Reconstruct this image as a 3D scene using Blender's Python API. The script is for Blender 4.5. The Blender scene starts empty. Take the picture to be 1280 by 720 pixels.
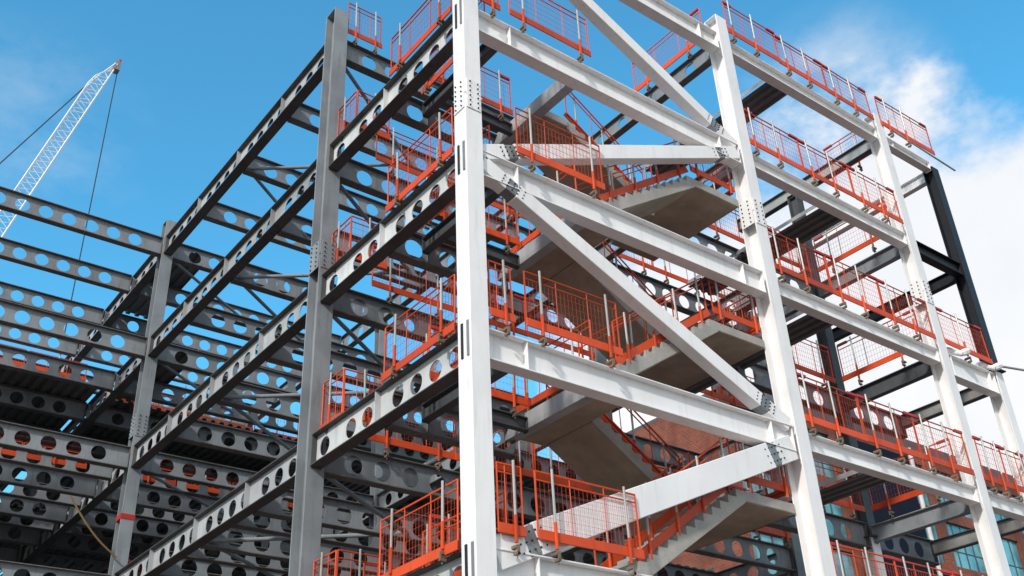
import bpy, math, random
from mathutils import Vector, Matrix
random.seed(7)
sc = bpy.context.scene
COL = sc.collection
R = math.radians
LZ = {-1: 2.66, 0: 6.63, 1: 10.60, 2: 14.60, 3: 18.45, 4: 22.42}
FLOOR = {4: 'top level', 3: 'second level down', 2: 'third level down', 1: 'fourth level down',
         0: 'fifth level down', -1: 'sixth level down'}
XA, XD, XE, XF = 0.2, 8.92, 16.16, 19.04
YB, YC, YG = 6.24, 18.31, 30.4
ROWS = [YB + 3.0175 * k for k in range(9)]
ORD = ['first', 'second', 'third', 'fourth', 'fifth', 'sixth', 'seventh', 'eighth', 'ninth', 'tenth', 'eleventh', 'twelfth']

# ------------------------------------------------------------------ materials
def new_mat(name):
    m = bpy.data.materials.new(name); m.use_nodes = True
    nt = m.node_tree; nt.nodes.clear()
    out = nt.nodes.new('ShaderNodeOutputMaterial'); b = nt.nodes.new('ShaderNodeBsdfPrincipled')
    nt.links.new(b.outputs[0], out.inputs[0])
    return m, nt, b

def N(nt, t, **kw):
    n = nt.nodes.new(t)
    for k, v in kw.items():
        setattr(n, k, v)
    return n

def mixc(nt, fac, a, b, mode='MIX'):
    n = N(nt, 'ShaderNodeMix', data_type='RGBA', blend_type=mode)
    for sock, v in ((n.inputs[0], fac), (n.inputs[6], a), (n.inputs[7], b)):
        if hasattr(v, 'links'): nt.links.new(v, sock)
        elif isinstance(v, (int, float)): sock.default_value = v
        else: sock.default_value = (*v, 1) if len(v) == 3 else v
    return n.outputs[2]

def ramp(nt, fac, p0, p1):
    n = N(nt, 'ShaderNodeMapRange', interpolation_type='SMOOTHSTEP')
    n.inputs[1].default_value = p0; n.inputs[2].default_value = p1
    nt.links.new(fac, n.inputs[0]); return n.outputs[0]

def noise(nt, vec, scale, detail=4, rough=.55, stretch=None):
    if stretch:
        mp = N(nt, 'ShaderNodeMapping'); mp.inputs[3].default_value = stretch
        nt.links.new(vec, mp.inputs[0]); vec = mp.outputs[0]
    n = N(nt, 'ShaderNodeTexNoise'); n.inputs['Scale'].default_value = scale
    n.inputs['Detail'].default_value = detail; n.inputs['Roughness'].default_value = rough
    nt.links.new(vec, n.inputs['Vector']); return n.outputs['Fac']

def paint(name, base, dirt, rust, rough=.5, metal=0., vary=.3, dirt_amt=.55, rust_amt=.6, bump=.15, rust_lo=.62, spec=.5, objvar=.12):
    """worn painted / primed steel: mottled tone, streaks of dirt, rust specks"""
    m, nt, b = new_mat(name)
    pos = N(nt, 'ShaderNodeNewGeometry').outputs['Position']
    big = noise(nt, pos, .9, 3)
    c = mixc(nt, ramp(nt, big, .3, .75), base, [x * (1 - vary) for x in base])
    streak = noise(nt, pos, 2.2, 5, .65, (3.5, 3.5, .45))
    f = N(nt, 'ShaderNodeMath', operation='MULTIPLY'); nt.links.new(ramp(nt, streak, .48, .78), f.inputs[0]); f.inputs[1].default_value = dirt_amt
    c = mixc(nt, f.outputs[0], c, dirt)
    sp = noise(nt, pos, 7.5, 6, .7)
    g = N(nt, 'ShaderNodeMath', operation='MULTIPLY'); nt.links.new(ramp(nt, sp, rust_lo, rust_lo + .12), g.inputs[0]); g.inputs[1].default_value = rust_amt
    c = mixc(nt, g.outputs[0], c, rust)
    oi = N(nt, 'ShaderNodeObjectInfo'); mr = N(nt, 'ShaderNodeMapRange'); mr.inputs[3].default_value = 1 - objvar; mr.inputs[4].default_value = 1 + objvar * .5
    nt.links.new(oi.outputs['Random'], mr.inputs[0]); cv = N(nt, 'ShaderNodeCombineColor')
    for i in range(3): nt.links.new(mr.outputs[0], cv.inputs[i])
    c = mixc(nt, 1., c, cv.outputs[0], 'MULTIPLY')
    nt.links.new(c, b.inputs['Base Color'])
    rr = N(nt, 'ShaderNodeMapRange'); rr.inputs[3].default_value = rough - .12; rr.inputs[4].default_value = min(1, rough + .2)
    nt.links.new(sp, rr.inputs[0]); nt.links.new(rr.outputs[0], b.inputs['Roughness'])
    b.inputs['Metallic'].default_value = metal
    b.inputs['Specular IOR Level'].default_value = spec
    if bump:
        bp = N(nt, 'ShaderNodeBump'); bp.inputs['Strength'].default_value = bump; bp.inputs['Distance'].default_value = .01
        nt.links.new(noise(nt, pos, 14, 4, .6), bp.inputs['Height']); nt.links.new(bp.outputs[0], b.inputs['Normal'])
    return m

M = {}
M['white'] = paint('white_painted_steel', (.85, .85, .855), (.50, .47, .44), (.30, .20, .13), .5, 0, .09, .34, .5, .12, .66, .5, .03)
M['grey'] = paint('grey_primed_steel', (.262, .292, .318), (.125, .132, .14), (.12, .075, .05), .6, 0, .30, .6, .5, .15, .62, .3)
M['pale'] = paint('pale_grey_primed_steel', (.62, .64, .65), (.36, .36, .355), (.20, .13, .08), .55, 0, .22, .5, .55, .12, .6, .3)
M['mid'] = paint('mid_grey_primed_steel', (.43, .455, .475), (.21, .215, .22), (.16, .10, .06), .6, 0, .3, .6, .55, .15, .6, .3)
M['darkflange'] = paint('dark_flange_steel', (.098, .104, .11), (.05, .045, .04), (.12, .07, .04), .65, 0, .35, .75, .7, .2, .54, .25)
M['greydark'] = paint('dark_primed_steel', (.085, .095, .105), (.05, .05, .055), (.09, .055, .04), .6, 0, .3, .6, .5, .15, .6, .3)
M['black'] = paint('black_painted_steel', (.014, .017, .024), (.03, .03, .032), (.05, .035, .03), .5, 0, .3, .4, .4, .1, .66, .3)
M['flange'] = paint('rusty_flange_steel', (.155, .160, .163), (.075, .066, .058), (.13, .075, .045), .65, 0, .35, .75, .7, .2, .52, .25)
M['orange'] = paint('orange_coated_steel', (.67, .076, .015), (.36, .045, .016), (.20, .07, .04), .5, 0, .2, .55, .5, .05, .62, .3, .3)
M['red'] = paint('red_coated_steel', (.50, .03, .025), (.28, .02, .02), (.15, .05, .04), .5, 0, .2, .5, .4, .05, .66)
M['galv'] = paint('galvanised_tube', (.46, .46, .44), (.28, .27, .25), (.32, .26, .18), .45, .45, .25, .6, .5, .05, .62)
M['clamp'] = paint('weathered_clamp_steel', (.22, .17, .12), (.12, .09, .06), (.25, .12, .05), .6, .2, .3, .6, .6, .1, .55)
M['splice'] = paint('galvanised_splice_plate', (.27, .29, .31), (.16, .17, .18), (.12, .10, .09), .5, .3, .3, .6, .5, .1, .6)
M['bolt'] = paint('black_bolts', (.012, .012, .014), (.03, .03, .03), (.05, .04, .03), .55, 0, .2, .3, .3, .05)
M['deck'] = paint('galvanised_deck_sheet', (.17, .175, .18), (.08, .08, .08), (.09, .07, .06), .5, .25, .3, .7, .3, .05, .64)
M['rope'] = paint('ochre_rope', (.30, .19, .08), (.2, .12, .05), (.1, .06, .03), .9)
M['cable'] = paint('steel_wire_rope', (.03, .035, .04), (.02, .02, .02), (.05, .04, .03), .7)
M['crane'] = paint('white_crane_paint', (.82, .82, .82), (.6, .6, .6), (.5, .45, .4), .5, 0, .05, .2, .1, 0)

def concrete(name, base):
    m, nt, b = new_mat(name)
    pos = N(nt, 'ShaderNodeNewGeometry').outputs['Position']
    c = mixc(nt, ramp(nt, noise(nt, pos, 1.1, 6, .65), .3, .7), base, [x * .68 for x in base])
    c = mixc(nt, ramp(nt, noise(nt, pos, 24, 3, .7), .55, .8), c, [x * .5 for x in base])
    c = mixc(nt, ramp(nt, noise(nt, pos, 3, 5, .7, (2, 2, .3)), .58, .8), c, [x * .55 for x in base])
    nt.links.new(c, b.inputs['Base Color']); b.inputs['Roughness'].default_value = .88
    bp = N(nt, 'ShaderNodeBump'); bp.inputs['Strength'].default_value = .35; bp.inputs['Distance'].default_value = .01
    nt.links.new(noise(nt, pos, 30, 5, .7), bp.inputs['Height']); nt.links.new(bp.outputs[0], b.inputs['Normal'])
    return m
M['concrete'] = concrete('cast_concrete', (.40, .385, .36))
M['soffit'] = concrete('formed_soffit_concrete', (.42, .335, .255))
M['ground'] = concrete('bare_site_earth', (.18, .122, .092))
M['greypanel'] = paint('navy_cladding', (.010, .012, .026), (.016, .017, .03), (.02, .02, .03), .75, 0, .2, .3, .2, 0, .62, .1)
M['frame'] = paint('pale_window_frame', (.62, .62, .62), (.4, .4, .4), (.3, .3, .3), .5)

def brick():
    m, nt, b = new_mat('red_brick')
    g = N(nt, 'ShaderNodeNewGeometry'); sp = N(nt, 'ShaderNodeSeparateXYZ'); mp = N(nt, 'ShaderNodeCombineXYZ'); ad = N(nt, 'ShaderNodeMath', operation='ADD')
    nt.links.new(g.outputs['Position'], sp.inputs[0]); nt.links.new(sp.outputs[0], ad.inputs[0]); nt.links.new(sp.outputs[1], ad.inputs[1])
    nt.links.new(ad.outputs[0], mp.inputs[0]); nt.links.new(sp.outputs[2], mp.inputs[1])
    t = N(nt, 'ShaderNodeTexBrick'); t.inputs['Scale'].default_value = 1.6
    t.inputs['Color1'].default_value = (.29, .058, .026, 1); t.inputs['Color2'].default_value = (.17, .036, .02, 1); t.inputs['Mortar'].default_value = (.20, .12, .09, 1)
    t.inputs['Mortar Size'].default_value = .03
    nt.links.new(mp.outputs[0], t.inputs[0])
    c = mixc(nt, ramp(nt, noise(nt, g.outputs['Position'], 1.4, 6, .7), .5, .8), t.outputs[0], (.26, .12, .08))
    c = mixc(nt, ramp(nt, noise(nt, g.outputs['Position'], .5, 5), .35, .7), c, (.11, .035, .022))
    nt.links.new(c, b.inputs['Base Color']); b.inputs['Roughness'].default_value = .9
    return m
M['brick'] = brick()

def glass():
    m, nt, b = new_mat('teal_window_glass')
    pos = N(nt, 'ShaderNodeNewGeometry').outputs['Position']
    c = mixc(nt, ramp(nt, noise(nt, pos, .35, 4, .7), .35, .65), (.16, .42, .45), (.05, .17, .20))
    nt.links.new(c, b.inputs['Base Color']); b.inputs['Roughness'].default_value = .12; b.inputs['Specular IOR Level'].default_value = .9
    return m
M['glass'] = glass()

# ------------------------------------------------------------------ mesh builder
class MB:
    def __init__(s): s.v = []; s.f = []
    def quad(s, *ps):
        n = len(s.v); s.v += [tuple(p) for p in ps]; s.f.append(tuple(range(n, n + len(ps))))
    def box(s, x0, x1, y0, y1, z0, z1):
        n = len(s.v)
        s.v += [(x, y, z) for z in (z0, z1) for y in (y0, y1) for x in (x0, x1)]
        s.f += [tuple(n + i for i in q) for q in ((0, 2, 3, 1), (4, 5, 7, 6), (0, 1, 5, 4), (2, 6, 7, 3), (0, 4, 6, 2), (1, 3, 7, 5))]
        return s
    def obox(s, p, q, w, h, up=(0, 0, 1), ext=0.):
        """bar from p to q, w across, h along 'up'"""
        p = Vector(p); q = Vector(q); d = (q - p).normalized(); p = p - d * ext; q = q + d * ext
        u = Vector(up); u = (u - d * u.dot(d))
        if u.length < 1e-4: u = Vector((1, 0, 0)) - d * d.x
        u.normalize(); r = d.cross(u); n = len(s.v)
        for a in (p, q):
            for i, j in ((-1, -1), (1, -1), (1, 1), (-1, 1)):
                s.v.append(tuple(a + r * (i * w / 2) + u * (j * h / 2)))
        s.f += [(n + 3, n + 2, n + 1, n), (n + 4, n + 5, n + 6, n + 7)] + [(n + i, n + (i + 1) % 4, n + 4 + (i + 1) % 4, n + 4 + i) for i in range(4)]
        return s
    def tube(s, p, q, r, k=8, r2=None):
        p = Vector(p); q = Vector(q); d = (q - p).normalized(); r2 = r if r2 is None else r2
        u = d.orthogonal().normalized(); w = d.cross(u); n = len(s.v)
        for a, rr in ((p, r), (q, r2)):
            for i in range(k):
                t = 2 * math.pi * i / k; s.v.append(tuple(a + u * (rr * math.cos(t)) + w * (rr * math.sin(t))))
        s.f += [(n + i, n + (i + 1) % k, n + k + (i + 1) % k, n + k + i) for i in range(k)]
        s.f += [tuple(n + i for i in reversed(range(k))), tuple(n + k + i for i in range(k))]
        return s
    def prism(s, poly, a, b, axis='y'):
        n = len(s.v); k = len(poly)
        for t in (a, b):
            for (x, z) in poly: s.v.append((x, t, z) if axis == 'y' else (t, x, z))
        s.f += [tuple(n + i for i in range(k)), tuple(n + k + i for i in reversed(range(k)))]
        s.f += [(n + (i + 1) % k, n + i, n + k + i, n + k + (i + 1) % k) for i in range(k)]
        return s
    def mesh(s, name, mat, bevel=0):
        me = bpy.data.meshes.new(name); me.from_pydata(s.v, [], s.f); me.materials.append(M[mat] if isinstance(mat, str) else mat)
        import bmesh
        bm = bmesh.new(); bm.from_mesh(me); bmesh.ops.recalc_face_normals(bm, faces=bm.faces)
        if bevel:
            bmesh.ops.remove_doubles(bm, verts=bm.verts, dist=1e-5)
            bmesh.ops.bevel(bm, geom=[e for e in bm.edges if e.is_manifold and e.calc_face_angle(0) > .5], offset=bevel, segments=1, affect='EDGES')
        bm.to_mesh(me); bm.free(); return me

def link(name, data, parent=None, loc=(0, 0, 0), rot=0.):
    o = bpy.data.objects.new(name, data); COL.objects.link(o); o.location = loc; o.rotation_euler = (0, 0, rot)
    if parent: o.parent = parent
    return o
USED = {}
def tag(o, label, cat, group=None, kind='thing'):
    o['label'] = label; o['category'] = cat; o['kind'] = kind
    if group: o['group'] = group
    USED.setdefault(label, []).append(o); nw = len(label.split())
    if nw > 16 or nw < 4: print('LABELLEN', nw, label)
    return o
def thing(name, loc, label, cat, group=None, rot=0.):
    return tag(link(name, None, None, loc, rot), label, cat, group)
def copy_tree(o, parent=None):
    c = o.copy(); COL.objects.link(c)
    if parent: c.parent = parent
    for ch in o.children: copy_tree(ch, c)
    return c

# ------------------------------------------------------------------ beams
CACHE = {}
def holed_web(L, z0, z1, tw, centers, dia):
    mb = MB(); r = dia / 2; zc = (z0 + z1) / 2
    half = (z1 - z0) / 2 * .98; x = 0.
    def plain(a, b):
        if b - a > 1e-4:
            for y in (-tw / 2, tw / 2): mb.quad((a, y, z0), (b, y, z0), (b, y, z1), (a, y, z1))
    cells = []
    for i, c in enumerate(centers):
        hw = r + .04
        if c - hw < 0 or c + hw > L: continue
        cells.append((c - hw, c + hw, c))
    for a, b, c in cells:
        plain(x, a); hw = (b - a) / 2; hz = (z1 - z0) / 2
        an = sorted({round(2 * math.pi * i / 20, 5) for i in range(20)} | {round(math.atan2(sz * hz, sx * hw) % (2 * math.pi), 5) for sx in (-1, 1) for sz in (-1, 1)})
        cp = [(c + r * math.cos(t), zc + r * math.sin(t)) for t in an]; rp = []
        for t in an:
            k = min(hw / max(1e-6, abs(math.cos(t))), hz / max(1e-6, abs(math.sin(t)))); rp.append((c + k * math.cos(t), zc + k * math.sin(t)))
        n = len(an)
        for i in range(n):
            j = (i + 1) % n
            for y in (-tw / 2, tw / 2): mb.quad((cp[i][0], y, cp[i][1]), (rp[i][0], y, rp[i][1]), (rp[j][0], y, rp[j][1]), (cp[j][0], y, cp[j][1]))
            mb.quad((cp[i][0], -tw / 2, cp[i][1]), (cp[j][0], -tw / 2, cp[j][1]), (cp[j][0], tw / 2, cp[j][1]), (cp[i][0], tw / 2, cp[i][1]))
        x = b
    plain(x, L)
    for xe in (0, L): mb.quad((xe, -tw / 2, z0), (xe, tw / 2, z0), (xe, tw / 2, z1), (xe, -tw / 2, z1))
    return mb

def beam_parts(L, depth, width, wmat, fmat, centers=(), dia=0, stiff=(), tf=.028, tw=.018, endp=True, smat=None):
    key = (round(L, 2), depth, width, wmat, fmat, tuple(round(c, 2) for c in centers), dia, tuple(round(c, 2) for c in stiff), endp)
    if key in CACHE: return CACHE[key]
    z0, z1 = -depth + tf, -tf; ps = []
    if centers: ps.append(('web', holed_web(L, z0, z1, tw, centers, dia).mesh('web', wmat)))
    else: ps.append(('web', MB().box(0, L, -tw / 2, tw / 2, z0 + .001, z1 - .001).mesh('web', wmat)))
    ps.append(('top_flange', MB().box(0, L, -width / 2, width / 2, -tf, 0).mesh('top_flange', fmat, .004)))
    ps.append(('bottom_flange', MB().box(0, L, -width / 2, width / 2, -depth, -depth + tf).mesh('bottom_flange', fmat, .004)))
    for sx in stiff:
        mb = MB()
        for sg in (-1, 1):
            a, b = sorted((sg * (tw / 2 + .001), sg * (width / 2 - .015))); mb.box(sx - .008, sx + .008, a, b, z0 + .002, z1 - .002)
        ps.append(('stiffener', mb.mesh('stiffener', smat or wmat)))
    if endp:
        for xe, sg in ((0, -1), (L, 1)):
            a, b = sorted((xe + sg * .001, xe + sg * .02)); mb = MB().box(a, b, -width * .42, width * .42, -depth - .03, -.01)
            ps.append(('end_plate', mb.mesh('end_plate', fmat)))
    CACHE[key] = ps
    return ps

def beam(name, p, q, label, group, wmat='grey', fmat='flange', depth=.72, width=.30, pitch=None, dia=0, centers=None, stiff=(), cat='beam', endp=True):
    """top-centre line runs from p to q (horizontal)"""
    p = Vector(p); q = Vector(q); L = (q - p).length; rot = math.atan2(q.y - p.y, q.x - p.x)
    if centers is None:
        centers = []
        if pitch:
            n = int((L - .3) / pitch); off = (L - (n - 1) * pitch) / 2
            centers = [off + i * pitch for i in range(n)]
    ps = beam_parts(L, depth, width, wmat, fmat, centers, dia, stiff, endp=endp)
    e = thing(name, p, label, cat, group, rot)
    for nm, me in ps: link(nm, me, e)
    return e

BOLT = []
def bolt_mesh():
    if not BOLT: BOLT.append(MB().tube((0, 0, 0), (0, -.025, 0), .017, 6).mesh('bolt', 'bolt'))
    return BOLT[0]
# ------------------------------------------------------------------ columns
def h_column(name, x, y, z0, z1, wx, wy, mat, label, group=None, splice=(), joints=(), jmat='bolt', box=False, cap=True):
    e = thing(name, (x, y, z0), label, 'column', group); H = z1 - z0; t = .03
    mb = MB()
    if box:
        me = MB().box(-wx / 2, wx / 2, -wy / 2, wy / 2, 0, H).mesh('shaft', mat, .006); link('shaft', me, e)
    else:
        me = MB().box(-wx / 2, wx / 2, -wy / 2, -wy / 2 + t, 0, H).mesh('front_flange', mat, .005); link('front_flange', me, e)
        me = MB().box(-wx / 2, wx / 2, wy / 2 - t, wy / 2, 0, H).mesh('back_flange', mat, .005); link('back_flange', me, e)
        me = MB().box(-.011, .011, -wy / 2 + t + .001, wy / 2 - t - .001, .002, H - .002).mesh('web', mat); link('web', me, e)
    for zs in splice:
        zz = zs - z0
        mb = MB().box(-wx / 2 + .03, wx / 2 - .03, -wy / 2 - .02, -wy / 2 - .002, zz - .38, zz + .38)
        o = link('splice_plate', mb.mesh('splice_plate', mat, .003), e)
        for sx in (-1, 1):
            for k in range(6): link('bolt', bolt_mesh(), o, (sx * wx * .24, -wy / 2 - .021, zz - .31 + k * .124))
        mb = MB().box(-wx / 2 - .02, -wx / 2 - .002, -wy / 2 + .03, wy / 2 - .03, zz - .38, zz + .38)
        o = link('splice_plate', mb.mesh('splice_plate', mat, .003), e)
        for sy in (-1, 1):
            for k in range(6): link('bolt', bolt_mesh(), o, (-wx / 2 - .021, sy * wy * .24, zz - .31 + k * .124), -math.pi / 2)
        mb = MB().box(-wx / 2 - .012, wx / 2 + .012, -wy / 2 - .012, wy / 2 + .012, zz - .012, zz + .012)
        link('division_plate', mb.mesh('division_plate', mat), e)
    for (zt, d) in joints:
        zz = zt - z0
        for fy in (.18, .62):
            y0 = -wy / 2 + fy * wy - .02
            b = MB().box(-wx / 2 - .022, -wx / 2 - .002, y0, y0 + .055, zz - d - .02, zz + .03)
            link('bolted_joint', b.mesh('bolted_joint', jmat if fy > .4 else 'splice'), e)
    link('base_plate', MB().box(-wx / 2 - .1, wx / 2 + .1, -wy / 2 - .1, wy / 2 + .1, -.04, -.001).mesh('base_plate', mat), e)
    if cap:
        link('cap_plate', MB().box(-wx / 2 + .01, wx / 2 - .01, -wy / 2 + .01, wy / 2 - .01, H + .001, H + .02).mesh('cap_plate', mat), e)
    return e

FC = [LZ[k] for k in (0, 1, 2, 3, 4)]
JN = [(LZ[k], .64) for k in (0, 1, 2, 3)]
GC = 'steel columns of the frame'
h_column('steel_column', .2, .2, 0, 26.2, .40, .40, 'white', 'white box column at the near corner, tallest member in the photo centre', GC, (15.85,), JN, box=True)
h_column('steel_column', XD, .2, 0, 23.05, .42, .44, 'white', 'white H column with bolted splice, next along the white front from the corner', GC, (16.35,), ())
h_column('steel_column', XE, .2, 0, 22.95, .40, .40, 'white', 'white H column on the front, right of the stair bay and wide open bay', GC, (16.4,), ())
h_column('steel_column', XF, .22, 14.70, 22.10, .36, .36, 'black', 'black painted upper column at the far right end of the front', GC, (), (), box=False)
h_column('steel_column', XF, .22, 0, 14.62, .38, .38, 'white', 'white lower column under the black column at far right end', GC, (), ())
h_column('steel_column', .2, YB, 0, 23.25, .42, .52, 'grey', 'grey H column nearest the white corner on the left side face', GC, (15.2,), ())
h_column('steel_column', .2, YC, 0, 23.1, .40, .42, 'grey', 'grey H column with red tape band at the left wing inner corner', GC, (15.3,), ())
h_column('steel_column', .2, YG, 0, 22.6, .40, .42, 'grey', 'grey column behind the taped column, deep in the left side row', GC)
h_column('steel_column', XE, 3.6, 10.2, 21.9, .36, .36, 'greydark', 'dark grey column standing behind the right open bay', GC)
h_column('steel_column', XE, 3.6, 0, 10.15, .36, .36, 'white', 'white lower column behind the right open bay under a dark one', GC)
for i, (x, y, zt) in enumerate([(XD, YB, 22.5), (XD, YC, 22.4), (XD, YG, 22.4), (XE, YB, 18.6), (XE, YC, 18.4), (XE, YG, 18.4), (4.56, YG, 18.3), (-4.5, YG, 18.3), (-4.5, 24.3, 18.3)]):
    where = ['just behind the stair', 'in the second row behind the stair', 'in the last row behind the stair', 'at back corner of stair block', 'in the far bay second row', 'in the far bay last row',
             'midway along the last row', 'in the left wing last row', 'in the left wing middle row'][i]
    h_column('steel_column', x, y, 0, zt, .36, .36, 'grey', 'grey interior column ' + where, GC)
o = tag(link('warning_tape', MB().box(-.215, .215, -.225, .225, 0, .16).mesh('warning_tape', 'red'), None, (.2, YC, 12.25)), 'red tape band wrapped around the grey left wing column', 'tape')

# ------------------------------------------------------------------ white front beams
GW = 'white beams along the front'
for l in (0, 1, 2, 3, 4):
    beam('white_beam', (.41, .2, LZ[l]), (XD - .215, .2, LZ[l]), f'white deep beam from corner column across the stair bay, {FLOOR[l]}', GW, 'white', 'white', .62, .30, stiff=(.9, 7.6))
for l in (0, 1, 2, 3, 4):
    beam('white_beam', (XD + .215, .2, LZ[l] - .05), (XE - .205, .2, LZ[l] - .05), f'white slim beam of the wide open front bay, {FLOOR[l]}', GW, 'white', 'white', .44, .28)
beam('white_beam', (XE + .205, .2, LZ[4] - .12), (XF - .2, .2, LZ[4] - .12), 'short white beam at the top right end of the front', GW, 'white', 'white', .32, .24, stiff=(.5,))
beam('white_beam', (XE + .205, .2, LZ[3] - .1), (XF - .2, .2, LZ[3] - .1), 'short black beam joining white column to the black column', GW, 'black', 'black', .44, .26)
beam('white_beam', (XE + .205, .2, LZ[2] - .05), (XF - .21, .2, LZ[2] - .05), 'deep short white plate beam under the foot of the black column', GW, 'white', 'white', .68, .28, stiff=(.25, 2.2))
for l in (1, 0):
    beam('white_beam', (XE + .205, .2, LZ[l] - .05), (XF - .21, .2, LZ[l] - .05), f'short white beam in the end bay at right, {FLOOR[l]}', GW, 'white', 'white', .44, .28)

# left face: A-B and B-C and beyond
GL = 'grey holed beams along the left side face'
for l in (0, 1, 2, 3):
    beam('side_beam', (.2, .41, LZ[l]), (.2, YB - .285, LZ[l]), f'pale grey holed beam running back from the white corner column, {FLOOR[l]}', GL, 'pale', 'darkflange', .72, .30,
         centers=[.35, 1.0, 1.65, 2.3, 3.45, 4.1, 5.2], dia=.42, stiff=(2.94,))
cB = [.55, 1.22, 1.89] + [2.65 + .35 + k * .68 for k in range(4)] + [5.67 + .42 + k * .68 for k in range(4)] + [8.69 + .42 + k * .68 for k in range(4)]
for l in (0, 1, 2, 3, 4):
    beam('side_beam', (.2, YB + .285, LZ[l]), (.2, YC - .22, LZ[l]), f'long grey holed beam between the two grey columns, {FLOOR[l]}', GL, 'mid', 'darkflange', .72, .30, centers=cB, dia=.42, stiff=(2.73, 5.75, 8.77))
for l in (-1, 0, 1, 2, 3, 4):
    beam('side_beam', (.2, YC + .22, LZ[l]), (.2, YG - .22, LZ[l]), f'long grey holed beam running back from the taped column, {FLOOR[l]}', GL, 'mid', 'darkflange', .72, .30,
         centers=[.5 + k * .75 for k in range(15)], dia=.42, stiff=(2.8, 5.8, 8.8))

# crossbeams
GX = 'grey holed crossbeams'
def xbeam(x0, x1, y, l, where, depth=.70, mat='grey', st=()):
    beam('crossbeam', (x0, y, LZ[l] - .03), (x1, y, LZ[l] - .03), f'grey holed crossbeam, {FLOOR[l]}, {where}', GX, mat, 'flange', depth, .26, pitch=.74, dia=.46, stiff=st)
for l in (0, 1, 2, 3):
    beam('crossbeam', (.38, 3.35, LZ[l] - .03), (3.42, 3.35, LZ[l] - .03), f'short dark crossbeam beside the stair landing, {FLOOR[l]}', GX, 'grey', 'flange', .70, .26, centers=[.55, 1.45, 2.2, 2.75], dia=.46, stiff=(.9,))
for k, y in enumerate(ROWS):
    w = 'in line with first grey column' if k == 0 else ('in line with taped column' if k == 4 else ('last row' if k == 8 else f'{ORD[k]} row behind grey column'))
    for l in (-1, 0, 1, 2, 3, 4):
        if l == -1 and k not in (4, 5, 6): continue
        xbeam(.38 if k not in (0, 4, 8) else .42, XD - .2, y, l, w)
        if k >= 4 and l >= -1: xbeam(-9.2, -.02, y, l, w + ', left wing')
    for l in (0, 1, 2, 3):
        if k < 7: xbeam(XD + .2, XE - .2, y, l, w + ', beyond the stair')
HALF = [(10.77, 'half row after the second row'), (13.78, 'half row after the third row'), (16.8, 'half row before the taped column'), (19.82, 'half row after the taped column'),
        (22.84, 'half row after the sixth row'), (25.86, 'half row after the seventh row')]
for i, (y, w) in enumerate(HALF):
    for l in (0, 1, 2):
        if l == 2 and i < 3: continue
        xbeam(.40, XD - .2, y, l, w, .56)
        if i >= 3: xbeam(-9.2, -.02, y, l, w + ', left wing', .56)
for l in (1, 2, 3):
    xbeam(XD + .2, XE - .2, 3.6, l, 'behind wide open front bay')
xbeam(XE + .2, XF + .2, 3.6, 1, 'at far right end')
xbeam(XE + .2, XF + .2, 3.6, 2, 'at far right end')

# longitudinal interior beams
GY = 'beams running from front to back'
for l in (0, 1, 2, 3):
    beam('trimmer_beam', (1.15, .36, LZ[l] - .12), (1.15, 3.2, LZ[l] - .12), f'dark slim trimmer beam just inside the corner, {FLOOR[l]}', GY, 'greydark', 'greydark', .36, .2)
for l in (0, 1, 2, 3):
    beam('interior_beam', (XE, YB + .2, LZ[l]), (XE, YC - .2, LZ[l]), f'grey holed beam at far side of the block behind the stair, {FLOOR[l]}', GY, 'grey', 'flange', .70, .26, pitch=.8, dia=.42)
for l in (1, 2, 3, 4):
    beam('interior_beam', (XD, .45, LZ[l] - .02), (XD, YB - .2, LZ[l] - .02), f'grey holed beam behind the second white column, {FLOOR[l]}', GY, 'grey', 'flange', .58, .24, pitch=.95, dia=.36)
    beam('interior_beam', (XD, YB + .2, LZ[l]), (XD, YC - .2, LZ[l]), f'grey holed beam deep behind the stair, {FLOOR[l]}', GY, 'grey', 'flange', .70, .26, pitch=.8, dia=.42)
    beam('interior_beam', (XD, YC + .2, LZ[l]), (XD, YG - .2, LZ[l]), f'grey holed beam in the farthest block, {FLOOR[l]}', GY, 'grey', 'flange', .70, .26, pitch=.8, dia=.42)
for l, m in ((4, 'white'), (3, 'grey'), (2, 'greydark'), (1, 'grey'), (0, 'grey')):
    beam('interior_beam', (XE, .42, LZ[l] - .12), (XE, 3.4 if l < 4 else 6.0, LZ[l] - .12), f'plain {"pale" if m == "white" else "grey"} beam running back from third white column, {FLOOR[l]}', GY, m if m != 'white' else 'galv', m if m != 'white' else 'greydark', .46, .22)
    if l == 3:
        beam('interior_beam', (XE, 3.8, LZ[l] - .12), (XE, 7.5, LZ[l] - .12), 'plain grey beam beyond the dark rear column, second level down', GY, 'grey', 'flange', .46, .22)
for l, m, lab in ((4, 'white', 'white beam running back from the top of the black column'), (3, 'black', 'black beam running back from the middle of the black column'),
                  (2, 'galv', 'pale grey beam running back from the foot of the black column'), (1, 'galv', 'pale grey beam running back under the far right end bay')):
    beam('interior_beam', (XF, .42, LZ[l] - (.12 if l != 4 else .3)), (XF, 5.6 if l in (3, 4) else 3.44, LZ[l] - (.12 if l != 4 else .3)), lab, GY, m, m if m != 'galv' else 'greydark', .40, .22)

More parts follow.
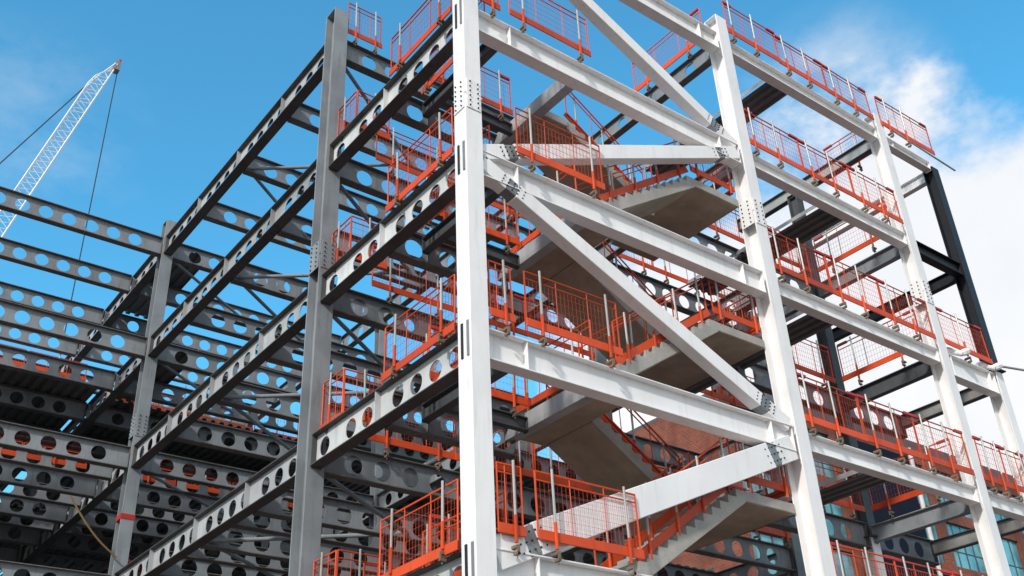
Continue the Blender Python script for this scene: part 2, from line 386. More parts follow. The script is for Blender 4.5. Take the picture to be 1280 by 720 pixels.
# white diagonal braces in the stair bay
def brace(p, q, w, label, s0=.0, s1=1., wide=.29):
    p = Vector((p[0], .2, p[1])); q = Vector((q[0], .2, q[1])); d = (q - p).normalized(); L = (q - p).length
    e = thing('diagonal_brace', p, label, 'brace', 'white diagonal braces of the stair bay'); o = Vector()
    up = Vector((0, 1, 0)).cross(d)
    def seg(a, b, ww, th, mat, nm, par=None, bev=.01):
        mb = MB().obox(d * a, d * b, th, ww, up); return link(nm, mb.mesh(nm, mat, bev), par or e)
    a, b = s0 * L, s1 * L
    seg(.98, L - .98, w, wide, 'white', 'shaft')
    for (x0, x1, c0, c1) in ((.05, .72, .58, 1.12), (L - .72, L - .05, L - 1.12, L - .58)):
        seg(x0, x1, w * .99, wide * .9, 'white', 'stub')
        pl = MB()
        for s in (-1, 1):
            pl.obox(d * (c0 - .12) + up * (s * w * .35), d * (c1 + .12) + up * (s * w * .35), wide * .86, w * .18, up)
        pl.obox(d * (c0 - .1) + Vector((0, -wide * .41, 0)), d * (c1 + .1) + Vector((0, -wide * .41, 0)), .02, w * .8, up)
        sp = link('splice', pl.mesh('splice', 'splice'), e)
        for i in range(5):
            for j in (-1, 0, 1):
                cc = d * (c0 + (c1 - c0) * (i / 4)) + up * (j * w * .27) + Vector((0, -wide * .41 - .012, 0)); link('bolt', bolt_mesh(), sp, cc)
    return e
brace((.4, 22.34), (8.7, 18.4), .34, 'white diagonal brace falling to the right at the top of the stair bay')
brace((.4, 14.55), (8.7, 18.2), .36, 'white diagonal brace rising to the right behind a guardrail, upper stair bay')
brace((.4, 14.35), (8.7, 10.6), .36, 'white diagonal brace falling to the right across the middle stair bay')
brace((.4, 6.52), (8.7, 10.11), .56, 'broad white diagonal brace rising to the right above the bottom beam')

# ------------------------------------------------------------------ stair
def prism_thing(name, poly, y0, y1, mat, label, cat, group, base, smat='soffit', th=.004):
    mb = MB().prism([(x - base[0], z - base[2]) for x, z in poly], y0 - base[1], y1 - base[1])
    e = thing(name, base, label, cat, group)
    return e, mb
TOP = {0: 6.63, 1: 10.6, 2: 14.6, 3: 18.45}
X0, X1, X2 = 3.55, 7.10, 8.68
MID = 2.26
GS = 'concrete stair'
def landing(x0, x1, y0, y1, z, label):
    e = thing('stair_landing', (x0, y0, z), label, 'landing', 'concrete stair landings'); w, d = x1 - x0, y1 - y0
    link('slab', MB().box(0, w, 0, d, -.22, 0).mesh('slab', 'concrete', .01), e)
    link('soffit', MB().box(.02, w - .02, .02, d - .02, -.232, -.2215).mesh('soffit', 'soffit'), e)
def flight(xa, za, xb, zb, y0, y1, label):
    """steps rise from (xa,za) to (xb,zb)"""
    n = max(8, round(abs(zb - za) / .172)); dx = (xb - xa) / n; dz = (zb - za) / n; up = []
    x, z = xa, za
    for i in range(n):
        up += [(x, z + dz), (x + dx, z + dz)]; x += dx; z += dz
    sl = (zb - za) / abs(xb - xa); drop = .20 * math.sqrt(1 + sl * sl) + .0
    poly = [(xa, za)] + up + [(xb, zb - drop), (xa, za - drop)]
    e = thing('stair_flight', (xa, y0, za), label, 'stair', 'concrete stair flights')
    mb = MB().prism([(px - xa, pz - za) for px, pz in poly], 0, y1 - y0); link('flight_slab', mb.mesh('flight_slab', 'concrete'), e)
    so = MB(); ws = y1 - y0; dr = drop + .006
    so.obox((.01 if xb > xa else -.01, ws / 2, -dr), (xb - xa, ws / 2, zb - za - dr), ws - .04, .01); link('soffit', so.mesh('soffit', 'soffit'), e)
FA, FB, BA, BB = .36, 1.62, 1.85, 3.35
for l in (0, 1, 2, 3):
    landing(X0, X0 + .85, 1.8 if l == 3 else .62, 3.45, LZ[l], f'concrete floor landing at the left of the stair, {FLOOR[l]}')
    tag(link('landing_edge_beam', MB().box(-.26, -.003, .42, 3.45, -.36, .02).mesh('landing_edge_beam', 'galv' if False else 'mid', .006), None, (X0, 0, LZ[l])), f'grey edge beam along the left side of the stair landing, {FLOOR[l]}', 'beam')
    if l < 3:
        zm = LZ[l] + MID
        landing(X1, X2, FA, BB + .1, zm, f'concrete half landing beside second white column, above the {FLOOR[l]}')
        flight(X0 + .05 + .8 * 0, LZ[l], X1, zm, FA, .61 if False else FB, f'front concrete stair flight with stepped side, rising from the {FLOOR[l]}')
        flight(X1, zm, X0 + .85, LZ[l + 1], BA, BB, f'rear concrete stair flight with brown soffit, reaching the {FLOOR[l + 1]}')
# lowest rear flight (bottom of the frame)
flight(X1, LZ[0] - 1.72, X0 + .85, LZ[0], BA, BB, 'rear concrete stair flight with brown soffit, reaching the fifth level down')

# ------------------------------------------------------------------ guardrails
RC = {}
def rail_meshes(L, mesh_on=True, H=1.13, slope=0., b=.30):
    key = (round(L, 2), mesh_on, H, round(slope, 3), b)
    if key in RC: return RC[key]
    S = lambda x: x * slope
    P = lambda x, z, y=0: (x, y, z + S(x))
    fr = MB(); r = .019
    fr.tube(P(0, b), P(0, b + H), r, 6).tube(P(L, b), P(L, b + H), r, 6)
    fr.tube(P(0, b + H), P(L, b + H), r, 6).tube(P(0, b + H - .15), P(L, b + H - .15), r * .8, 6).tube(P(0, b + .03), P(L, b + .03), r * .8, 6)
    for c in (.33, .67): fr.tube(P(L * c, b), P(L * c, b + H), r * .55, 5)
    wm = MB(); wr = .0022
    n = int(L / .095)
    for i in range(1, n): wm.obox(P(L * i / n, b + .03), P(L * i / n, b + H - .15), wr * 2, wr * 2)
    for k in range(1, 6): wm.obox(P(0, b + .03 + k * .158), P(L, b + .03 + k * .158), wr * 2, wr * 2)
    tb = MB().obox(P(-.03, b + .02, -.035), P(L + .03, b + .02, -.035), .03, .17)
    d = {'frame': fr.mesh('frame', 'orange'), 'wire': wm.mesh('wire_mesh', 'orange'), 'toe': tb.mesh('toe_board', 'orange', .004), 'coupler': [MB().obox(P(L * c - .17, b + H), P(L * c + .17, b + H), .065, .065).mesh('coupler', 'red') for c in (.07, .93)]}
    RC[key] = d; return d
PM = {}
def post_meshes(H, low):
    k = (round(H, 2), round(low, 2))
    if k in PM: return PM[k]
    up = MB().tube((0, 0, .32), (0, 0, H), .024, 8)
    sl = MB().tube((0, 0, -low + .10), (0, 0, .56), .031, 8)
    cl = MB().box(-.035, .035, -.045, .12, -low + .012, -low + .06).box(-.025, .025, -.058, -.034, -low - .10, -low + .06).box(-.028, .028, -.058, .06, -low - .10, -low - .055).tube((0, -.01, -low - .15), (0, -.01, -low - .04), .013, 6)
    PM[k] = (up.mesh('post', 'galv'), sl.mesh('sleeve', 'orange'), cl.mesh('clamp', 'clamp')); return PM[k]
GR = 'orange mesh guardrail panels'
def rail(p, q, label, posts=(.18, .82), mesh_on=True, H=1.13, coupler=True, toe=True, name='guardrail_panel', cat='guardrail', clampside=1, low=0., group=GR, base=.30, clamp=True):
    p = Vector(p); q = Vector(q); d = q - p; L = math.hypot(d.x, d.y); rot = math.atan2(d.y, d.x); slope = d.z / L
    m = rail_meshes(L, mesh_on, H, slope, base); rot += random.uniform(-.006, .006)
    e = thing(name, p, label, cat, group, rot); e.rotation_euler = (random.uniform(-.02, .02), random.uniform(-.006, .006), rot)
    link('frame', m['frame'], e)
    if mesh_on: link('wire_mesh', m['wire'], e)
    if toe: link('toe_board', m['toe'], e)
    if coupler:
        for cm in m['coupler']: link('coupler', cm, e)
    for c in posts:
        up, sl, cl = post_meshes(max(.6, H + .07 + base), low)
        o = link('post', up, e, (c * L, -.07 * clampside, c * L * slope)); link('sleeve', sl, o)
        if clamp: link('clamp', cl, o)
    return e
# stair bay front panels
fw = FLOOR
for l in (0, 1, 2, 3):
    rail((1.27, .0, LZ[l]), (3.58, .0, LZ[l]), f'orange mesh guardrail panel standing on the white stair bay beam, {fw[l]}', posts=(.14, .86), coupler=False)
    if l != 2: rail((.48, .04, LZ[l]), (.98, .04, LZ[l]), f'narrow orange guardrail panel tucked beside the corner column, {fw[l]}', posts=(.6,), coupler=False)
# wide open bay D-E : three panels each level
for l in (4, 3, 2, 1, 0):
    x = XD + .26; w = (XE - .26 - x) / 3
    for k in range(3):
        rail((x + k * w, .02, LZ[l] - .05), (x + (k + 1) * w - .05, .02, LZ[l] - .05), f'{["left", "middle", "right"][k]} orange guardrail panel on the wide open front bay, {fw[l]}', posts=(.12, .55) if k else (.06, .5))
rail((XE + .1, .0, LZ[4] - .1), (XF + .1, .0, LZ[4] - .02), 'orange guardrail panel at the top right end beside the black column', posts=(.12, .45))
rail((XE + .26, .02, LZ[2] - .05), (XF - .3, .02, LZ[2] - .05), 'orange guardrail panel in end bay beside foot of the black column', posts=(.4,))
for l in (1, 0):
    rail((XE + .26, .02, LZ[l] - .05), (XE + 1.45, .02, LZ[l] - .05), f'left orange guardrail panel of the right end bay, {fw[l]}', posts=(.2, .7))
    rail((XE + 1.5, .02, LZ[l] - .05), (XF - .25, .02, LZ[l] - .05), f'right orange guardrail panel of the right end bay, {fw[l]}', posts=(.2, .8))
# left face, corner half of the bay
for l in (0, 1, 2, 3):
    rail((.02, 2.95, LZ[l]), (.02, .50, LZ[l]), f'orange guardrail panel on the pale side beam left of corner column, {fw[l]}', posts=(.2, .86), base=.06, coupler=False)
    rail((.95, 3.0, LZ[l] - .1), (.95, .5, LZ[l] - .1), f'orange guardrail panel on the inner trimmer beam behind the corner, {fw[l]}', posts=(.1, .6), coupler=False, base=.12)
    rail((.3, 5.05, LZ[l]), (1.22, 5.05, LZ[l]), f'short orange guardrail panel facing forward beside the first grey column, {fw[l]}', posts=(.5,), coupler=False, base=.12)
    rail((.28, 5.98, LZ[l]), (.28, 5.08, LZ[l]), f'short orange guardrail return beside the first grey column, {fw[l]}', posts=(.5,), coupler=False, base=.12)
    beam('trimmer_beam', (1.27, 2.66, LZ[l] - .12), (3.27, 2.66, LZ[l] - .12), f'slim dark trimmer beam crossing to the stair landing, {FLOOR[l]}', GY, 'greydark', 'greydark', .3, .16)
    rail((.85, 2.62, LZ[l] - .1), (3.28, 2.62, LZ[l] - .1), f'orange guardrail panel on short crossbeam beside the stair landing, {fw[l]}', posts=(.15, .85))
    if l > 0:
        rail((3.52, 3.3, LZ[l]), (3.52, .75, LZ[l]), f'orange guardrail panel along the left edge of the floor landing, {fw[l]}', posts=(.2, .8), coupler=False, mesh_on=False) if l < 3 else None
rail((.5, YB - .1, LZ[4]), (1.55, YB - .1, LZ[4]), 'small orange guardrail panel beside the top of the first grey column', posts=(.2, .8), coupler=False)
# beams behind second and third white columns
rail((XD - .1, 3.4, LZ[4]), (XD - .1, .6, LZ[4]), 'orange guardrail panel on the beam behind top of the second white column', posts=(.2, .8))
for l in (3, 2, 1):
    rail((XE - .1, 3.2, LZ[l]), (XE - .1, .5, LZ[l]), f'orange guardrail panel on the beam behind the third white column, {fw[l]}', posts=(.2, .75))
    rail((11.0, 3.45, LZ[l]), (13.4, 3.45, LZ[l]), f'orange guardrail panel at the back of wide open bay, {fw[l]}', posts=(.2, .75))
    rail((13.5, 3.45, LZ[l]), (15.9, 3.45, LZ[l]), f'orange guardrail panel at back of wide open bay, near dark column, {fw[l]}', posts=(.2, .75))
rail((XE + .5, .6, LZ[4] - .5), (XE + .5, 2.4, LZ[4] - .5), 'orange guardrail panel inside the top right end bay', posts=(.4,))
# rows inside the block
for l in (0, 1, 2, 3):
    for k in range(3):
        rail((1.5 + 2.4 * k, YB - .12, LZ[l]), (3.85 + 2.4 * k, YB - .12, LZ[l]), f'{["left", "middle", "right"][k]} orange guardrail panel behind the stair on row of first grey column, {fw[l]}', posts=(.2, .8))
for k in range(4):
    rail((.6 + 2.0 * k, 24.2, LZ[3]), (2.5 + 2.0 * k, 24.2, LZ[3]), f'{ORD[k]} distant orange guardrail panel from the left on the far deck edge', posts=(.5,), coupler=False)
    rail((-8.9 + 2.1 * k, 22.75, LZ[3]), (-6.9 + 2.1 * k, 22.75, LZ[3]), f'{ORD[k]} distant orange guardrail panel from the left on left wing deck edge', posts=(.5,), coupler=False, H=.62, base=.12)
    rail((-8.5 + 2.1 * k, 18.2, LZ[1]), (-6.5 + 2.1 * k, 18.2, LZ[1]) , f'{ORD[k]} orange guardrail panel from the left on the left wing, fourth level down', posts=(.5,), coupler=False) if False else None
for l in (2, 1, 0):
    for k in range(4):
        rail((.7 + 2.0 * k, 21.25, LZ[l] - .02), (2.6 + 2.0 * k, 21.25, LZ[l] - .02), f'{ORD[k]} deep orange guardrail panel behind the taped column row, {fw[l]}', posts=(.5,), coupler=False, base=.22, H=.45)
        if l == 2: rail((-8.6 + 2.05 * k, 21.25, LZ[l] - .02), (-6.6 + 2.05 * k, 21.25, LZ[l] - .02), f'{ORD[k]} deep orange guardrail panel inside the left wing, {fw[l]}', posts=(.5,), coupler=False, base=.22, H=.45)
for l in (0, 1, 2, 3):
    for k in range(3):
        rail((XD + .3 + 2.35 * k, YB - .12, LZ[l]), (XD + 2.6 + 2.35 * k, YB - .12, LZ[l]), f'{["left", "middle", "right"][k]} orange guardrail panel at the back beyond the stair, {fw[l]}', posts=(.2, .8), mesh_on=k != 1)
# stair guardrails
GSR = 'orange stair guardrails'
for l in (0, 1, 2):
    zm = LZ[l] + MID
    rail((X0 + .35, FA + .08, LZ[l] + .1), (X1 - .15, FA + .08, zm - .05), f'sloping orange guardrail on the front stair flight, {fw[l]}', posts=(.1, .37, .63, .9), mesh_on=(l == 0), coupler=False, H=.95, name='stair_guardrail', group=GSR, clamp=False, low=-.02)
    rail((X0 + .35, FB - .08, LZ[l] + .1), (X1 - .15, FB - .08, zm - .05), f'sloping orange guardrail on inner side of front stair flight, {fw[l]}', posts=(.1, .5, .9), mesh_on=False, coupler=False, H=.95, name='stair_guardrail', group=GSR, clamp=False)
    rail((X1, FA + .06, zm), (X2 - .06, FA + .06, zm), f'orange guardrail on the front edge of half landing above {fw[l]}', posts=(.1, .9), coupler=False, H=.95, name='stair_guardrail', group=GSR, clamp=False)
    rail((X2 - .06, FA + .12, zm), (X2 - .06, BB - .1, zm), f'orange guardrail on the right edge of half landing above {fw[l]}', posts=(.2, .8), coupler=False, H=.95, name='stair_guardrail', group=GSR, clamp=False)
    rail((X1 + .05, BB + .02, zm), (X2 - .06, BB + .02, zm), f'orange guardrail on rear edge of half landing above {fw[l]}', posts=(.3,), coupler=False, H=.95, name='stair_guardrail', group=GSR, clamp=False, mesh_on=False)
    rail((X1 - .1, BA + .08, zm), (X0 + .95, BA + .08, LZ[l + 1]), f'sloping orange guardrail on the near side of rear flight reaching {fw[l + 1]}', posts=(.15, .5, .85), mesh_on=False, coupler=False, H=.95, name='stair_guardrail', group=GSR, clamp=False)
    rail((X1 - .1, BB - .06, zm), (X0 + .95, BB - .06, LZ[l + 1]), f'sloping orange guardrail on the far side of rear flight reaching {fw[l + 1]}', posts=(.15, .5, .85), mesh_on=False, coupler=False, H=.95, name='stair_guardrail', group=GSR, clamp=False)

# ------------------------------------------------------------------ decking
def deck(x0, x1, y0, y1, z, label, pitch=.36, dep=.09):
    mb = MB(); xs = []; x = 0.; W = x1 - x0; D = y1 - y0; pts = []
    while x < W - 1e-6:
        pts += [(x, 0), (x + pitch * .4, 0), (x + pitch * .5, dep), (x + pitch * .9, dep)]; x += pitch
    pts = [(min(a, W), b) for a, b in pts] + [(W, 0)]
    t = .012
    for (a, za), (b, zb) in zip(pts, pts[1:]):
        if b - a < 1e-5: continue
        mb.quad((a, 0, za), (b, 0, zb), (b, D, zb), (a, D, za)); mb.quad((a, 0, za + t), (b, 0, zb + t), (b, D, zb + t), (a, D, za + t))
        mb.quad((a, 0, za), (b, 0, zb), (b, 0, zb + t), (a, 0, za + t))
    e = thing('floor_deck', (x0, y0, z), label, 'decking', 'profiled steel floor decks')
    link('profiled_sheet', mb.mesh('profiled_sheet', 'deck'), e)
    tr = MB().box(0, .004, -.0, D, dep + .02, dep + .14).box(W - .004, W, 0, D, dep + .02, dep + .14).box(0, W, D - .004, D, dep + .02, dep + .14)
    link('edge_trim', tr.mesh('edge_trim', 'galv'), e)
    return e
for l, x0, x1 in ((4, 11.17, 12.12), (3, 12.45, 13.6), (2, 10.9, 12.05), (1, 12.0, 13.0)):
    deck(x0, x1, .36, 5.6, LZ[l] - .3, f'narrow ribbed steel deck strip in wide open bay, {fw[l]}', .3, .07)
for l, yl, yr in ((3, 22.7, 23.6), (2, 25.5, 24.6), (1, 20.6, 20.6), (0, 20.4, 18.6)):
    deck(-15, 0, yl, 48, LZ[l] + .005, f'wide steel floor deck of the left wing, {fw[l]}')
    deck(.4, XD, yr, 48, LZ[l] + .005, f'wide steel floor deck deep behind the grey columns, {fw[l]}')
    deck(XD, XE, {3: 20.5, 2: 12.4, 1: 9.4, 0: 8.0}[l], 48, LZ[l] + .005, f'wide steel floor deck in the far block behind the stair, {fw[l]}')
deck(.45, 1.9, YC + .3, 24.2, LZ[4] + .005, 'steel deck strip behind top of the taped column')
deck(.45, 1.9, YC + .3, 23.5, LZ[3] + .005, 'steel deck strip behind the taped column, second level down')

# plan bracing tubes
GP = 'grey plan bracing tubes'
def tube_thing(name, p, q, r, mat, label, cat, group=None, ends=True):
    p = Vector(p); q = Vector(q); e = thing(name, p, label, cat, group)
    link('tube', MB().tube((0, 0, 0), q - p, r, 10).mesh('tube', mat), e)
    if ends:
        d = (q - p).normalized()
        for a in (Vector(), q - p):
            s = d if a.length < 1e-6 else -d
            link('end_plate', MB().obox(a - s * .12, a + s * .12, .02, .2).mesh('end_plate', 'grey'), e)
    return e
for l in (4, 3, 2, 1):
    z = LZ[l] - .55
    tube_thing('bracing_tube', (.35, 12.4, z), (4.4, 9.36, z), .055, 'grey', f'grey bracing tube slanting forward from the long side beam, {fw[l]}', 'brace', GP)
    tube_thing('bracing_tube', (.35, 12.2, z), (4.4, 15.2, z), .055, 'grey', f'grey bracing tube slanting back from the long side beam, {fw[l]}', 'brace', GP)
    tube_thing('bracing_tube', (.40, 18.5, z), (4.4, 21.2, z), .055, 'grey', f'grey bracing tube slanting back from the taped column, {fw[l]}', 'brace', GP)
    tube_thing('bracing_tube', (.45, YB + .2, z), (4.4, 9.16, z), .055, 'grey', f'grey bracing tube slanting back from the first grey column, {fw[l]}', 'brace', GP)

# scaffold tubes and loose bits at the right end
tube_thing('scaffold_tube', (XE + .3, -.02, 22.62), (XF + 1.15, -.06, 22.42), .03, 'galv', 'thin grey scaffold tube sticking out past the top of the black column', 'tube', None, False)
tube_thing('scaffold_tube', (XF - .2, -.05, 14.75), (XF + 1.6, -.4, 14.85), .035, 'galv', 'thin grey scaffold tube sticking out past foot of the black column', 'tube', None, False)
for x, lab in ((XE + .75, 'white wrapped fabric roll on the short beam beside third white column'), (XF - .45, 'white wrapped fabric roll on the short beam at foot of black column')):
    mb = MB()
    for i in range(7):
        a = i / 7; b = (i + 1) / 7; mb.tube((a * .7 - .35, .05 * math.sin(5 * a), .05 * math.sin(7 * a)), (b * .7 - .35, .05 * math.sin(5 * b), .05 * math.sin(7 * b)), .09 + .02 * math.sin(9 * a), 8, .09 + .02 * math.sin(9 * b))
    tag(link('fabric_roll', mb.mesh('fabric_roll', 'white'), None, (x, 0.05, LZ[2] + .1), R(-25)), lab, 'fabric roll')
# ochre rope hanging from the left wing
mb = MB(); pa = Vector((-1.6, 17.9, 12.6)); pb = Vector((.0, 17.9, 11.0)); prev = None
for i in range(13):
    t = i / 12; c = pa.lerp(pb, t) + Vector((0, 0, -.18 * math.sin(math.pi * t)))
    if prev is not None: mb.tube(prev - pa, c - pa, .028, 6)
    prev = c
tag(link('rope', mb.mesh('rope', 'rope'), None, pa), 'ochre rope slung across to the taped grey column', 'rope')
# red sagging hoses inside the block
for i, (p, q, sag) in enumerate((((1.0, 20.0, 11.6), (4.6, 20.0, 10.9), .4), ((1.0, 19.2, 7.9), (6.0, 19.2, 7.7), .2), ((-8.0, 19.4, 10.2), (-1.0, 19.4, 9.9), .3))):
    pa, pb = Vector(p), Vector(q); mb = MB(); prev = None
    for k in range(15):
        t = k / 14; c = pa.lerp(pb, t) + Vector((0, 0, -sag * math.sin(math.pi * t)))
        if prev is not None: mb.tube(prev - pa, c - pa, .05, 6)
        prev = c
    tag(link('hose', mb.mesh('hose', 'red'), None, pa), ['dark red hose sagging right of the taped column', 'dark red hose low behind the long side beams', 'dark red hose hanging inside the left wing'][i], 'hose')

# ------------------------------------------------------------------ tower crane beyond
CY = 90.
cr = thing('tower_crane', (-5.5, CY, 0), 'distant white lattice tower crane with raised jib against the blue sky', 'crane'); cb = Vector((-5.5, CY, 0))
def lattice(p, q, w, d, chord, lace, n, taper=None):
    """four chord lattice from p to q; w along in-plane normal, d along Y"""
    p = Vector(p); q = Vector(q); ax = (q - p); L = ax.length; ax.normalize(); u = Vector((0, 1, 0)).cross(ax); mb = MB()
    def pt(i, a, b):
        t = i / n; k = 1. if taper is None else taper(t)
        return p + ax * (L * t) + u * (w * (a if a > 0 else a) * .5 * (k if a < 0 else 1)) + Vector((0, b * d * .5 * k, 0)) - cb
    for i in range(n):
        for a in (-1, 1):
            for b in (-1, 1): mb.tube(pt(i, a, b), pt(i + 1, a, b), chord, 5)
        for a in (-1, 1):
            mb.tube(pt(i, a, -1), pt(i + 1, a, 1), lace, 4); mb.tube(pt(i, a, -1), pt(i, a, 1), lace, 4)
        for b in (-1, 1):
            mb.tube(pt(i, -1, b), pt(i + .5, 1, b), lace, 4); mb.tube(pt(i + .5, 1, b), pt(i + 1, -1, b), lace, 4)
    return mb
jt, jf = Vector((12.9, CY, 91.8)), Vector((-2.5, CY, 36.2))
u = Vector((0, 1, 0)).cross((jt - jf).normalized()); off = u * .75
link('jib', lattice(jf - off, jt - off, 1.5, 1.3, .085, .04, 34, lambda t: 1. if t < .93 else 1 - (t - .93) / .07 * 1.75).mesh('jib', 'crane'), cr)
link('mast', lattice((-5.5, CY, 0), (-5.5, CY, 35), 1.9, 1.9, .12, .06, 18).mesh('mast', 'crane'), cr)
link('jib_head', MB().box(12.6, 13.3, CY - .5, CY + .5, 91.0, 92.3).mesh('jib_head', 'splice'), cr, -cb)
link('warning_light', MB().tube((13.2, CY, 92.3), (13.2, CY, 93.0), .18, 8).mesh('warning_light', 'red'), cr, -cb)
link('machinery_deck', MB().box(-12, -1.6, CY - 1.6, CY + 1.6, 35.0, 35.7).box(-12, -8, CY - 1.4, CY + 1.4, 35.71, 38).mesh('machinery_deck', 'crane'), cr, -cb)
link('cab', MB().box(-3.9, -2.2, CY - 3.4, CY - 1.65, 35.8, 38).mesh('cab', 'crane', .1), cr, -cb)
af = MB()
for sy in (-1, 1): af.tube((-4.4, CY + sy * 1.2, 35.7), (-7.4, CY, 50), .12, 6).tube((-11, CY + sy * 1.2, 35.7), (-7.4, CY, 50), .12, 6)
link('a_frame', af.mesh('a_frame', 'crane'), cr, -cb)
link('stay_cable', MB().tube((-7.4, CY, 50), (10.1, CY, 87.4), .075, 6).mesh('stay_cable', 'cable'), cr, -cb)
hr = MB().tube((13.15, CY, 91), (13.15, CY, 26), .06, 6)
link('hoist_rope', hr.mesh('hoist_rope', 'cable'), cr, -cb)
link('hook_block', MB().box(12.85, 13.45, CY - .2, CY + .2, 24.4, 26).mesh('hook_block', 'orange', .08), cr, -cb)

# ------------------------------------------------------------------ brick building beyond
bx0, bx1, by, bz = 36.9, 86.0, 25.0, 28.6
bd = thing('brick_building', (bx0, by, 0), 'red brick building with teal windows and a navy panel behind the frame', 'building'); bb = Vector((bx0, by, 0))
rows = [(24.7, 27.8), (20.7, 23.9), (16.7, 19.9), (12.7, 15.9)]
pw, bw = .95, 5.3
nb = int((bx1 - bx0) / bw)
wl = MB()
zz = [0] + [v for r in reversed(rows) for v in r] + [bz]
for k in range(0, len(zz), 2): wl.box(0, bx1 - bx0, 0, .5, zz[k], zz[k + 1])
wl.box(0, bx1 - bx0, .5, 16, 0, bz - .01)
link('brick_wall', wl.mesh('brick_wall', 'brick'), bd)
for i in range(nb + 1):
    x = i * bw; link('brick_pier', MB().box(x - pw / 2, x + pw / 2, -.12, -.003, 0, bz + .02).mesh('brick_pier', 'brick'), bd)
    mb = MB()
    for (a, b) in rows: mb.box(x - pw / 2, x + pw / 2, 0.002, .498, a + .002, b - .002)
    link('brick_pier', mb.mesh('brick_pier', 'brick'), bd)
wmesh = {}
for i in range(nb):
    if i in (2,): continue
    for (a, b) in rows:
        x0 = i * bw + pw / 2; x1 = (i + 1) * bw - pw / 2; h = round(b - a, 2)
        if h not in wmesh:
            fr = MB(); ww = x1 - x0; np_ = 4
            for k in range(np_ + 1): c = k * ww / np_; fr.box(max(0, c - .05), min(ww, c + .05), .14, .24, 0.06, h - .06)
            fr.box(0, ww, .13, .25, 0, .06).box(0, ww, .13, .25, h - .06, h); fr.box(0, ww, .15, .23, h * .36, h * .36 + .07)
            wmesh[h] = (fr.mesh('window', 'greydark'), MB().box(.02, ww - .02, .18, .2, .03, h - .03).mesh('pane', 'glass'))
        o = link('window', wmesh[h][0], bd, (x0, 0, a)); link('pane', wmesh[h][1], o)
link('navy_panel', MB().box(2 * bw + .9, 3 * bw + 2.6, -.32, -.13, 14, 27.9).mesh('navy_panel', 'greypanel'), bd)
for x in (2 * bw + .25, 3 * bw + 3.0, 1.1 * bw): link('downpipe', MB().tube((x, -.34, 0), (x, -.34, bz), .16, 8).mesh('downpipe', 'frame'), bd)
link('parapet', MB().box(-.2, bx1 - bx0 + .2, -.25, .6, bz + .03, bz + .75).mesh('parapet', 'greydark'), bd)
link('roof', MB().box(0, bx1 - bx0, .62, 16, bz, bz + .2).mesh('roof', 'greydark'), bd)

# ------------------------------------------------------------------ ground, world, sun, camera
g = MB().box(-1500, 1500, -1500, 1500, -.5, -.05); go = link('ground', g.mesh('ground', 'ground')); go['kind'] = 'structure'

SUN = Vector((-.78, -.37, .50)).normalized()
el = math.asin(SUN.z); az = math.atan2(SUN.x, SUN.y)
w = bpy.data.worlds.new('World'); sc.world = w; w.use_nodes = True; nt = w.node_tree; nt.nodes.clear()
out = nt.nodes.new('ShaderNodeOutputWorld'); bg = nt.nodes.new('ShaderNodeBackground'); nt.links.new(bg.outputs[0], out.inputs[0])
sky = nt.nodes.new('ShaderNodeTexSky'); sky.sky_type = 'NISHITA'; sky.sun_disc = False; sky.sun_elevation = el; sky.sun_rotation = az
sky.air_density = 1.0; sky.dust_density = .6; sky.ozone_density = 1.6
bg.inputs[1].default_value = .15
tc = nt.nodes.new('ShaderNodeTexCoord'); D = tc.outputs['Generated']
skyc = mixc(nt, 1.0, sky.outputs[0], (.68, 1.86, 1.98), 'MULTIPLY')
def dotmask(d, lo, hi):
    n = N(nt, 'ShaderNodeVectorMath', operation='DOT_PRODUCT'); nt.links.new(D, n.inputs[0]); n.inputs[1].default_value = Vector(d).normalized()
    return n.outputs['Value']
def math_(op, a, b):
    n = N(nt, 'ShaderNodeMath', operation=op)
    for s, v in ((n.inputs[0], a), (n.inputs[1], b)):
        if hasattr(v, 'links'): nt.links.new(v, s)
        else: s.default_value = v
    return n.outputs[0]
n1 = noise(nt, D, 3.2, 7, .58); n2 = noise(nt, D, 6.5, 7, .6, (1, 1, 1.8))
def lin(v, lo, hi): return ramp(nt, v, lo, hi)
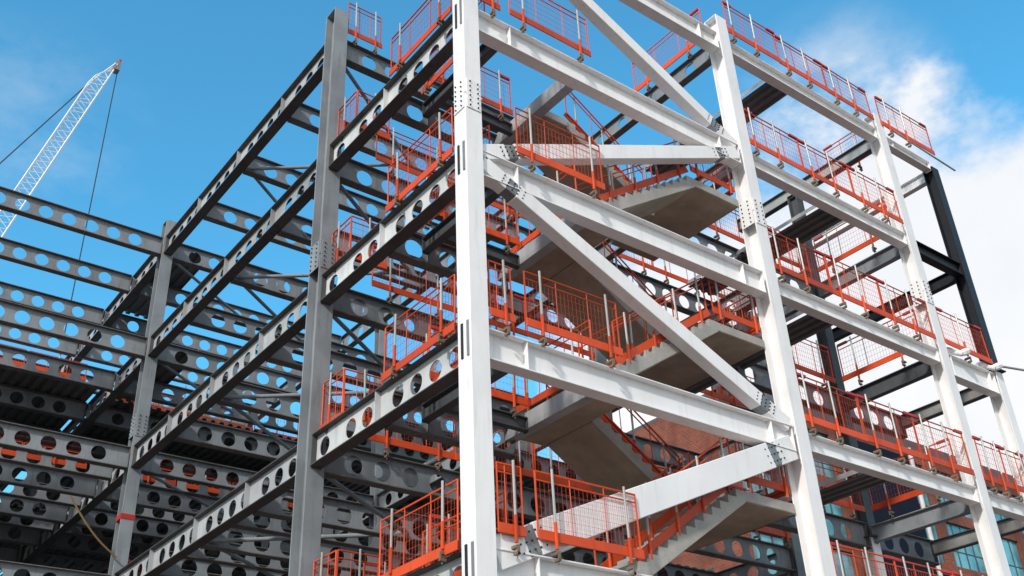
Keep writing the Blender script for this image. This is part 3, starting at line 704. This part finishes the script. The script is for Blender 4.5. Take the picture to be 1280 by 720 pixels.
wob = math_('ADD', math_('MULTIPLY', math_('SUBTRACT', n1, .5), .10), math_('MULTIPLY', math_('SUBTRACT', n2, .5), .05))
bank = lin(math_('ADD', dotmask((.80, .455, .36), 0, 1), wob), .945, .969)
wisp = math_('MULTIPLY', math_('MULTIPLY', lin(dotmask((.70, .385, .60), 0, 1), .9935, .9995), lin(n2, .40, .72)), .5)
wisp2 = math_('MULTIPLY', math_('MULTIPLY', lin(dotmask((.11, .805, .585), 0, 1), .9925, .9995), lin(n2, .40, .74)), .22)
back = math_('MULTIPLY', lin(math_('ADD', dotmask((-.60, -.78, .12), 0, 1), wob), -.15, .25), lin(n2, .22, .5))  # unseen cloud cover behind the camera, added as neutral fill light
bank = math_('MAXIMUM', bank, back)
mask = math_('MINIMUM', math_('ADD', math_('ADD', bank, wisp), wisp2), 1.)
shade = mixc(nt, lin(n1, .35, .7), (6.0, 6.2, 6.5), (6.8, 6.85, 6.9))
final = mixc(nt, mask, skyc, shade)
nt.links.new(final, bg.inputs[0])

sl = bpy.data.lights.new('sun', 'SUN'); sl.energy = 3.3; sl.angle = R(4); sl.color = (1, .93, .85)
so = link('sun', sl); so.rotation_euler = (-SUN).to_track_quat('-Z', 'Y').to_euler()

cam = bpy.data.cameras.new('camera'); co = link('camera', cam); cam.sensor_width = 36; cam.lens = 36 * 1307.58 / 1280; cam.clip_end = 5000; cam.clip_start = .1
yw, pt, rl = .6734, .5362, -.0478
f_ = Vector((math.sin(yw) * math.cos(pt), math.cos(yw) * math.cos(pt), math.sin(pt))); r0 = Vector((math.cos(yw), -math.sin(yw), 0)); u0 = r0.cross(f_)
r_ = r0 * math.cos(rl) + u0 * math.sin(rl); u_ = -r0 * math.sin(rl) + u0 * math.cos(rl)
co.matrix_world = Matrix(((r_.x, u_.x, -f_.x, -9.4159), (r_.y, u_.y, -f_.y, -13.007), (r_.z, u_.z, -f_.z, 1.674), (0, 0, 0, 1)))
sc.camera = co
sc.view_settings.view_transform = 'Standard'; sc.view_settings.look = 'None'; sc.view_settings.exposure = 0
for k, v in USED.items():
    if len(v) > 1: print('DUPLABEL', len(v), k)
